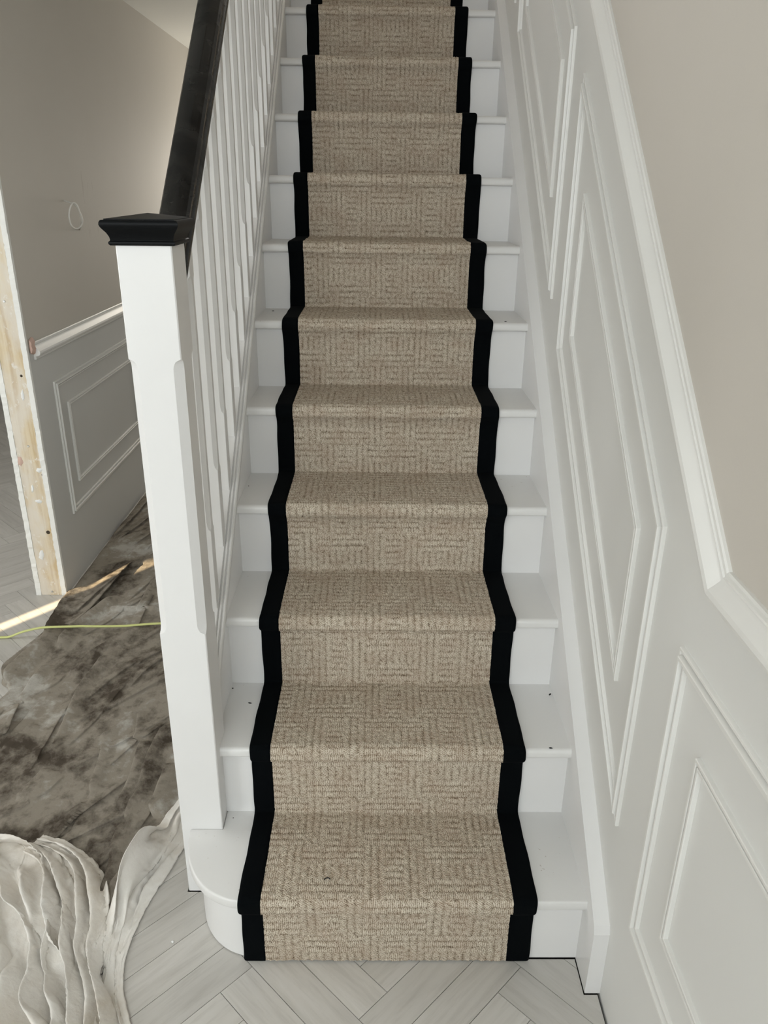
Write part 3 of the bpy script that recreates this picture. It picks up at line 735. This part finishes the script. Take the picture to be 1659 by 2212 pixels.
stain_ridges = [  # (polyline, half width, height, skew)
    (A2([(590, 265), (480, 420), (405, 570), (345, 700), (200, 810), (75, 930), (45, 1010)]), .022, .020, .3),
    (A2([(690, 250), (530, 430), (450, 590), (410, 700), (260, 830), (120, 960), (90, 1060)]), .024, .024, .3),
    (A2([(960, 110), (800, 300), (640, 470), (500, 590)]), .022, .022, -.3),
    (A2([(1030, 45), (870, 200), (700, 340), (560, 470)]), .030, .026, -.4),
    (A2([(950, 330), (840, 420), (700, 520), (590, 620), (480, 740)]), .020, .018, .2),
    (A2([(1190, 550), (1000, 660), (800, 770), (640, 900), (560, 960)]), .026, .014, .4),
    (A2([(885, 760), (810, 880), (720, 985), (640, 1120), (560, 1330), (460, 1560), (430, 1650)]), .016, .013, .55),
    (A2([(1130, 620), (960, 700), (880, 770), (790, 950)]), .018, .010, .4),
    (A2([(840, 1480), (830, 1600), (770, 1800), (740, 1900)]), .016, .009, .5),
    (A2([(1130, 1240), (1110, 1400), (1080, 1500)]), .014, .008, .5),
    (A2([(1380, 1330), (1240, 1600), (1160, 1880), (1090, 2000), (1040, 2212)]), .016, .016, .25),
    (A1([(1110, 30), (1035, 230), (1010, 430), (950, 640), (900, 780)]), .018, .016, .2),
    (A2([(1180, 1480), (1085, 1800), (970, 2050)]), .024, .015, .4),
    (A2([(1395, 1650), (1300, 1940), (1240, 2080)]), .020, .018, .4),
    (A1([(1330, 100), (1190, 390), (1030, 610), (940, 800)]), .018, .016, .2),
    (A2([(380, 870), (280, 1000), (200, 1130), (170, 1170)]), .016, .010, .4),
    (A2([(110, 1200), (40, 1340), (0, 1450)]), .018, .018, -.4),
    (A2([(1240, 190), (1170, 330), (1100, 450)]), .014, .010, .4),
    (A2([(1260, 420), (1000, 420), (850, 430)]), .012, .008, .3),
    (A2([(400, 1700), (250, 1850), (150, 1950)]), .030, .010, .4),
    (A2([(300, 1350), (150, 1480), (40, 1560)]), .030, .010, .3),
    (A1([(740, 215), (900, 205), (1000, 205)]), .010, .006, .3),
    (at(285, 1180, 2, 0)[:2] + np.array([(0, 0), (.10, .25), (.20, .60), (.25, 1.0)]), .022, .016, .3),
    (at(225, 1180, 2, 0)[:2] + np.array([(0, 0), (.03, .3), (.05, .7), (.06, 1.2)]), .018, .018, .3),
    (at(250, 1170, 2, 0)[:2] + np.array([(0, 0), (.08, .3), (.12, .8)]), .018, .012, .3)]
for _ in range(70):                                   # thin creases running along the hall
    x0_, y0_ = rng.uniform(-1.66, -0.92), rng.uniform(0.1, 3.0); L_ = rng.uniform(0.12, 0.5); a_ = rng.normal(1.12, 0.22)
    stain_ridges.append((np.array([(x0_ + L_ * t_ * math.cos(a_) + rng.normal(0, .008), y0_ + L_ * t_ * math.sin(a_)) for t_ in (-.5, -.17, .17, .5)]), rng.uniform(.012, .018), rng.uniform(.004, .009), rng.choice([-.35, .35])))
sheet_out = np.array([(-1.696, 3.35), (-1.698, 2.6), (-1.698, 1.70), (-1.684, 1.62), (-1.668, 1.45), (-1.664, 1.30), (-1.690, 1.20), (-1.712, 1.11), (-1.700, 1.04), (-1.655, 0.985), (-1.70, 0.86), (-1.80, 0.62), (-1.84, 0.35), (-1.70, 0.10),
                      (-1.40, -0.02), (-1.12, 0.00), (-1.03, 0.08), (-0.985, 0.26), (-0.945, 0.42), (-0.900, 0.52), (-0.893, 0.60), (-0.891, 1.4), (-0.891, 3.35)])
def stained_h(X, Y, want_lean=False):
    h = np.zeros(X.shape); lx, ly = np.zeros(X.shape), np.zeros(X.shape)
    for poly, w, hh, sk in stain_ridges:
        q_ = ridge(X, Y, np.array(poly), w, hh * 1.15, float(np.clip(sk * 1.6, -.6, .6)), ex=0.8); m_ = q_ > h
        dv = np.array(poly[-1]) - np.array(poly[0]); dv = dv / (np.hypot(*dv) + 1e-9); sg = -1.0 if sk > 0 else 1.0
        h = np.where(m_, q_, h); lx = np.where(m_, -dv[1] * sg, lx); ly = np.where(m_, dv[0] * sg, ly)
    if want_lean: return lx * h, ly * h
    ca, sa = math.cos(1.05), math.sin(1.05)            # creases run along the hall
    A, B = X * ca + Y * sa, -X * sa + Y * ca
    wr = np.zeros(X.shape)
    for sc_, am, sd in ((7, .005, 21), (16, .0038, 22), (36, .0018, 23)):
        nz = vnoise(A * 0.33 + 0.04 * vnoise(X + 9, Y + 9, 6, sd + 9), B, sc_, sd); wr += am * (1 - np.abs(2 * nz - 1)) ** 3
    wr += 0.004 * vnoise(X + 5, Y + 5, 7, 31)
    return 0.0025 + h + wr
def sheet(name, outline, hf, step, mat, edge=0.02):
    lo, hi = outline.min(0), outline.max(0)
    gx = np.arange(lo[0], hi[0] + step, step); gy = np.arange(lo[1], hi[1] + step, step)
    Yg_, Xg_ = np.meshgrid(gy, gx, indexing='ij')
    O = spline(np.vstack([outline, outline[:1]]), 6)
    ins = inside(Xg_, Yg_, O); d, _, _ = pdist(Xg_, Yg_, O)
    # snap the rim vertices onto the outline so that the edge is clean
    t0 = t = np.clip(d / edge, 0, 1); fall = np.sqrt(np.clip(1 - (1 - t) ** 2, 0, 1))
    Z = hf(Xg_, Yg_) * (0.25 + 0.75 * fall) + 0.0005
    ok = ins | (d < step * 1.45)
    idx = -np.ones(ok.shape, int); idx[ok] = np.arange(ok.sum())
    q = np.stack([idx[:-1, :-1], idx[:-1, 1:], idx[1:, 1:], idx[1:, :-1]], -1).reshape(-1, 4); q = q[(q >= 0).all(1)]
    Zr = np.where(ins, Z, 0.001)
    rim = ok & ~ins; rx, ry = Xg_[rim], Yg_[rim]; bd = np.full(rx.shape, 9.0); bx, by_ = rx.copy(), ry.copy()
    for i in range(len(O) - 1):
        a, b = O[i], O[i + 1]; dd = b - a; t = np.clip(((rx - a[0]) * dd[0] + (ry - a[1]) * dd[1]) / (dd @ dd + 1e-12), 0, 1)
        qx, qy = a[0] + t * dd[0], a[1] + t * dd[1]; w_ = np.hypot(rx - qx, ry - qy); mk_ = w_ < bd
        bd = np.where(mk_, w_, bd); bx = np.where(mk_, qx, bx); by_ = np.where(mk_, qy, by_)
    Xg_ = Xg_.copy(); Yg_ = Yg_.copy(); Xg_[rim] = bx; Yg_[rim] = by_
    lx, ly = stained_h(Xg_, Yg_, True); Xg_ = Xg_ + lx * 1.25 * t0 * ins; Yg_ = Yg_ + ly * 1.25 * t0 * ins   # folds flop over to one side
    top = np.stack([Xg_[ok], Yg_[ok], Zr[ok]], -1)
    me = bpy.data.meshes.new(name); me.vertices.add(len(top)); me.vertices.foreach_set('co', top.ravel().astype(np.float32))
    me.loops.add(q.size); me.loops.foreach_set('vertex_index', q.ravel().astype(np.int32)); me.polygons.add(len(q))
    me.polygons.foreach_set('loop_start', np.arange(0, q.size, 4, dtype=np.int32)); me.polygons.foreach_set('use_smooth', np.ones(len(q), bool)); me.update(calc_edges=True)
    me.materials.append(mat); return link(bpy.data.objects.new(name, me))
tag(sheet('dust_sheet', sheet_out, stained_h, 0.0042, M_STAINED), 'brown-stained cotton dust sheet spread along the hall floor', 'dust sheet')

def drape(center, halfw, n_along, n_across, folds, gather, seed, steps=46, base=None, sway=0.35, z0=0.01, grav=0.3):
    """gather a sheet into folds along a floor curve and let it sink under gravity (position based cloth)"""
    r_ = np.random.default_rng(seed)
    C = spline(center, 12); L = np.r_[0, np.cumsum(np.hypot(*np.diff(C, axis=0).T))]; b = np.linspace(0, L[-1], n_along)
    C = np.stack([np.interp(b, L, C[:, 0]), np.interp(b, L, C[:, 1])], 1); T = np.gradient(C, axis=0); T /= np.linalg.norm(T, axis=1)[:, None]
    Nn = np.stack([-T[:, 1], T[:, 0]], 1); hw = np.interp(np.linspace(0, 1, n_along), np.linspace(0, 1, len(halfw)), halfw)
    a = np.linspace(-1, 1, n_across)
    Bq, Aq = np.meshgrid(np.linspace(0, 1, n_along), a, indexing='ij')
    ph = (Aq * 0.5 + 0.5) * folds + 1.1 * (vnoise(Bq * 3 + seed, Aq * 1.5 + 7, 1.0, seed) - .5) * sway * 3 + 0.8 * (vnoise(Bq * 8, Aq * 3 + 3, 1.0, seed + 1) - .5) * sway
    amp = hw[:, None] * gather / folds * (0.55 + 0.9 * vnoise(Bq * 5, Aq * 5 + 2, 1.0, seed + 2))
    Z = z0 + amp * (1 - np.cos(2 * math.pi * ph)) * 0.5
    lean = amp * 0.55 * np.sin(2 * math.pi * ph + 1.2)
    P = np.stack([C[:, 0:1] + Nn[:, 0:1] * (Aq * hw[:, None] + lean), C[:, 1:2] + Nn[:, 1:2] * (Aq * hw[:, None] + lean), Z], -1)
    P += r_.normal(0, .0006, P.shape)
    cons = []
    def add(di, dj, stiff):
        for off in ((0, 1) if True else ()):
            A_ = np.arange(n_along * n_across).reshape(n_along, n_across)
            if di == 0: i0 = A_[:, :-dj]; i1 = A_[:, dj:]; m_ = (np.arange(i0.shape[1]) // dj) % 2 == off; i0, i1 = i0[:, m_], i1[:, m_]
            elif dj == 0: i0 = A_[:-di]; i1 = A_[di:]; m_ = (np.arange(i0.shape[0]) // di) % 2 == off; i0, i1 = i0[m_], i1[m_]
            elif dj > 0: i0 = A_[:-di, :-dj]; i1 = A_[di:, dj:]; m_ = np.arange(i0.shape[0]) % 2 == off; i0, i1 = i0[m_], i1[m_]
            else: i0 = A_[:-di, -dj:]; i1 = A_[di:, :dj]; m_ = np.arange(i0.shape[0]) % 2 == off; i0, i1 = i0[m_], i1[m_]
            cons.append((i0.ravel(), i1.ravel(), stiff))
    add(0, 1, 1.0); add(1, 0, 1.0); add(1, 1, .5); add(1, -1, .5); add(0, 2, .16); add(2, 0, .16)
    P = P.reshape(-1, 3); rest = [np.linalg.norm(P[i1] - P[i0], axis=1) * (1.03 if st_ == 1.0 else 1.0) for i0, i1, st_ in cons]
    V = np.zeros_like(P); dt = 1 / 60
    for it in range(steps):
        V[:, 2] -= 9.8 * dt * grav; V *= 0.93; Q = P + V * dt
        for _ in range(7):
            for (i0, i1, st_), r0 in zip(cons, rest):
                d = Q[i1] - Q[i0]; l_ = np.linalg.norm(d, axis=1) + 1e-9; cc = d * (0.5 * st_ * (l_ - r0) / l_)[:, None]
                Q[i0] += cc; Q[i1] -= cc
            fl = (0.0035 if base is None else base(Q[:, 0], Q[:, 1])); low = Q[:, 2] < fl
            Q[:, 2] = np.where(low, fl, Q[:, 2]); Q[low, :2] = Q[low, :2] * 0.15 + P[low, :2] * 0.85
        V = (Q - P) / dt; P = Q
    # a light smoothing keeps the cloth from looking faceted
    G_ = P.reshape(n_along, n_across, 3)
    for _ in range(1):
        K_ = G_.copy(); K_[1:-1, 1:-1] = 0.5 * G_[1:-1, 1:-1] + 0.125 * (G_[:-2, 1:-1] + G_[2:, 1:-1] + G_[1:-1, :-2] + G_[1:-1, 2:]); G_ = K_
    G_[..., 2] = np.maximum(G_[..., 2], 0.002)
    return G_
ugx, ugy = np.arange(-1.9, -0.80, 0.006), np.arange(-0.7, 0.75, 0.006)
UY, UX = np.meshgrid(ugy, ugx, indexing='ij'); UH = np.where(inside(UX, UY, spline(np.vstack([sheet_out, sheet_out[:1]]), 6)), stained_h(UX, UY) + 0.004, 0.0035)
def under(x, y):
    i_ = np.clip(((y + 0.7) / 0.006).astype(int), 0, len(ugy) - 2); j_ = np.clip(((x + 1.9) / 0.006).astype(int), 0, len(ugx) - 2)
    return np.maximum(np.maximum(UH[i_, j_], UH[i_ + 1, j_]), np.maximum(UH[i_, j_ + 1], UH[i_ + 1, j_ + 1]))
pale_parts = [
    drape(A1([(280, 225), (440, 300), (570, 450), (650, 680), (650, 900), (610, 1100), (650, 1300), (690, 1500), (690, 1750), (690, 2000)], .03), [.030, .042, .056, .064, .064, .058, .050, .052, .056, .060], 130, 100, 3.6, 2.5, 5, base=under, sway=.26, steps=8, z0=.022),
    drape(A1([(-260, 250), (0, 330), (120, 560), (170, 820), (210, 1080), (240, 1320), (200, 1560), (170, 1780), (160, 2000)], .03), [.06, .066, .070, .066, .062, .066, .076, .084, .09], 110, 84, 2.6, 1.6, 9, base=under, sway=.36, steps=8, z0=.022),
    drape(A1([(1640, -160), (1490, 120), (1290, 440), (1150, 680), (1050, 900), (975, 1130), (925, 1380), (925, 1600), (950, 1850)], .01), [.026, .030, .036, .038, .036, .030, .024, .026, .032], 150, 56, 2.3, 1.7, 14, base=under, sway=.2, steps=8, z0=.006)]
vs, qs, nb_ = [], [], 0
for G_ in pale_parts:
    na_, nc_ = G_.shape[:2]; ix = np.arange(na_ * nc_).reshape(na_, nc_) + nb_
    vs.append(G_.reshape(-1, 3)); qs.append(np.stack([ix[:-1, :-1], ix[:-1, 1:], ix[1:, 1:], ix[1:, :-1]], -1).reshape(-1, 4)); nb_ += na_ * nc_
co = np.vstack(vs); co[:, 0] = np.minimum(co[:, 0], np.where(co[:, 1] > 0.19, -0.893, 9)); q = np.vstack(qs)
me = bpy.data.meshes.new('dust_sheet'); me.vertices.add(len(co)); me.vertices.foreach_set('co', co.ravel().astype(np.float32))
me.loops.add(q.size); me.loops.foreach_set('vertex_index', q.ravel().astype(np.int32)); me.polygons.add(len(q))
me.polygons.foreach_set('loop_start', np.arange(0, q.size, 4, dtype=np.int32)); me.polygons.foreach_set('use_smooth', np.ones(len(q), bool)); me.update(calc_edges=True)
me.materials.append(M_PALE); pale = link(bpy.data.objects.new('dust_sheet', me))
md_ = pale.modifiers.new('thickness', 'SOLIDIFY'); md_.thickness = 0.0016; md_.offset = 0
tag(pale, 'clean pale cotton dust sheet bunched in a heap of folds', 'dust sheet')

# ------------------------------------------------------------------ small things
# cable loop hanging out of the hall wall
a = at(139, 433, 0, XWL)
pts = [np.array(a) + np.array([-0.004, 0, 0])]
for (x, y, dx) in ((150, 437, .03), (160, 441, .05), (169, 452, .055), (176, 466, .055), (178, 480, .05), (172, 491, .045), (164, 494, .04), (155, 488, .04), (150, 474, .04), (149, 460, .045), (152, 447, .05), (158, 438, .055), (166, 443, .06), (172, 458, .06), (175, 474, .05), (176, 484, .035), (174, 493, .012), (173, 496, -.003)):
    pts.append(at(x, y, 0, XWL + dx))
tag(tube('electric_cable', spline(pts, 8), 0.0032, M_CABLE), 'white electric cable looping out of a hole in the wall', 'cable')
# lime cable lying across the floor and the stained sheet
cab = []
for (x, y) in spline([(-260, 1381), (-120, 1378), (0, 1374), (60, 1372), (168, 1368), (260, 1361.5), (350, 1354), (430, 1347)], 14):
    w_ = at(x, y, 2, 0.012); cab.append([w_[0], w_[1], 0])
cab = [c for c in cab if c[0] < -0.905]
CX = np.array([[c[0] + dx for dx in (-.03, -.015, 0, .015, .03) for dy in (-.01, 0, .01)] for c in cab]); CY = np.array([[c[1] + dy for dx in (-.03, -.015, 0, .015, .03) for dy in (-.01, 0, .01)] for c in cab])
CZ = np.where(inside(CX, CY, sheet_out), stained_h(CX, CY), 0.0).max(1) + 0.0045
for c, z in zip(cab, CZ): c[2] = float(z)
zz = np.array([c[2] for c in cab]); zz = np.array([zz[max(0, i - 6):i + 7].max() for i in range(len(zz))]) + 0.002; zz = np.convolve(np.pad(zz, 7, mode='edge'), np.ones(15) / 15, 'valid')
tag(tube('lime_cable', [(c[0], c[1], z) for c, z in zip(cab, zz)], 0.0052, M_LIME, flat=0.8), 'lime green cable stretched across the stained dust sheet', 'cable')
# orange cable at the far wall of the room beyond
tag(tube('orange_cable', spline([(-4.1, 5.2, .006), (-3.7, 5.12, .006), (-3.3, 5.16, .006), (-2.8, 5.0, .006)], 8), 0.006, M_ORANGE), 'orange cable on the floor by the far white baseboard', 'cable')
# scraps
def scrap(name, x, y, z, s, mat, label, group=None, cat='scrap', el=2.0):
    n = 7; a0 = random.uniform(0, 6.3); c, sn = math.cos(a0), math.sin(a0); v = []
    p = at(x, y, 2, z)
    for lvl, hh in ((1, 0.0), (.8, .45), (.3, .8)):
        for i in range(n):
            an = 2 * math.pi * i / n; r = s * lvl * random.uniform(.7, 1.2); ex, ey = r * math.cos(an) * el, r * math.sin(an)
            v.append((p[0] + ex * c - ey * sn, p[1] + ex * sn + ey * c, z + 0.0002 + hh * s * .8))
    f = [tuple(range(n)), tuple(range(2 * n, 3 * n))] + [(b * n + i, b * n + (i + 1) % n, (b + 1) * n + (i + 1) % n, (b + 1) * n + i) for b in (0, 1) for i in range(n)]
    return tag(mesh_obj(name, v, f, mat, None, True), label, cat, group)
zt = lambda i: R1 + (i - 1) * RISE
scrap('plaster_chip', 373, 2035, 0, .0035, M_WHITECHIP, 'white plaster chip on the boards beside the bottom step', cat='chip', el=1.2)
scrap('carpet_fluff', 527, 1046, zt(4), .003, M_CHIP, 'larger black fluff on the fourth tread by the balusters')
scrap('carpet_fluff', 537, 1050, zt(4), .0015, M_CHIP, 'tiny black speck beside larger fluff on the fourth tread', el=1.3)
scrap('carpet_fluff', 503, 1487, zt(2), .002, M_CHIP, 'black speck on the second tread close to its riser', el=1.4)
scrap('carpet_fluff', 540, 1519, zt(2), .0025, M_CHIP, 'small dark crumb on the second tread beside the runner')
scrap('carpet_fluff', 1188, 1500, zt(2), .0025, M_CHIP, 'black crumb on the second tread near the wall string')
scrap('carpet_fluff', 1190, 1616, zt(2), .0024, M_CHIP, 'black crumb on the front edge of the second tread')
scrap('carpet_fluff', 504, 1767, zt(1), .0015, M_CHIP, 'black speck on the bottom tread behind the newel post', el=1.2)
scrap('carpet_fluff', 1092, 695, zt(6), .0022, M_CHIP, 'black fluff on the sixth tread near the wall')
scrap('carpet_fluff', 590, 672, zt(6), .0022, M_CHIP, 'black fluff on the sixth tread by the balusters')
q = [at(x, y, 2, R1 + 0.0125) for x, y in ((700, 1900), (704, 1897), (709, 1896), (713, 1899))]
tag(tube('yarn_thread', spline(q, 6), 0.0011, M_CHIP), 'short black curled thread on the bottom step carpet', 'thread')
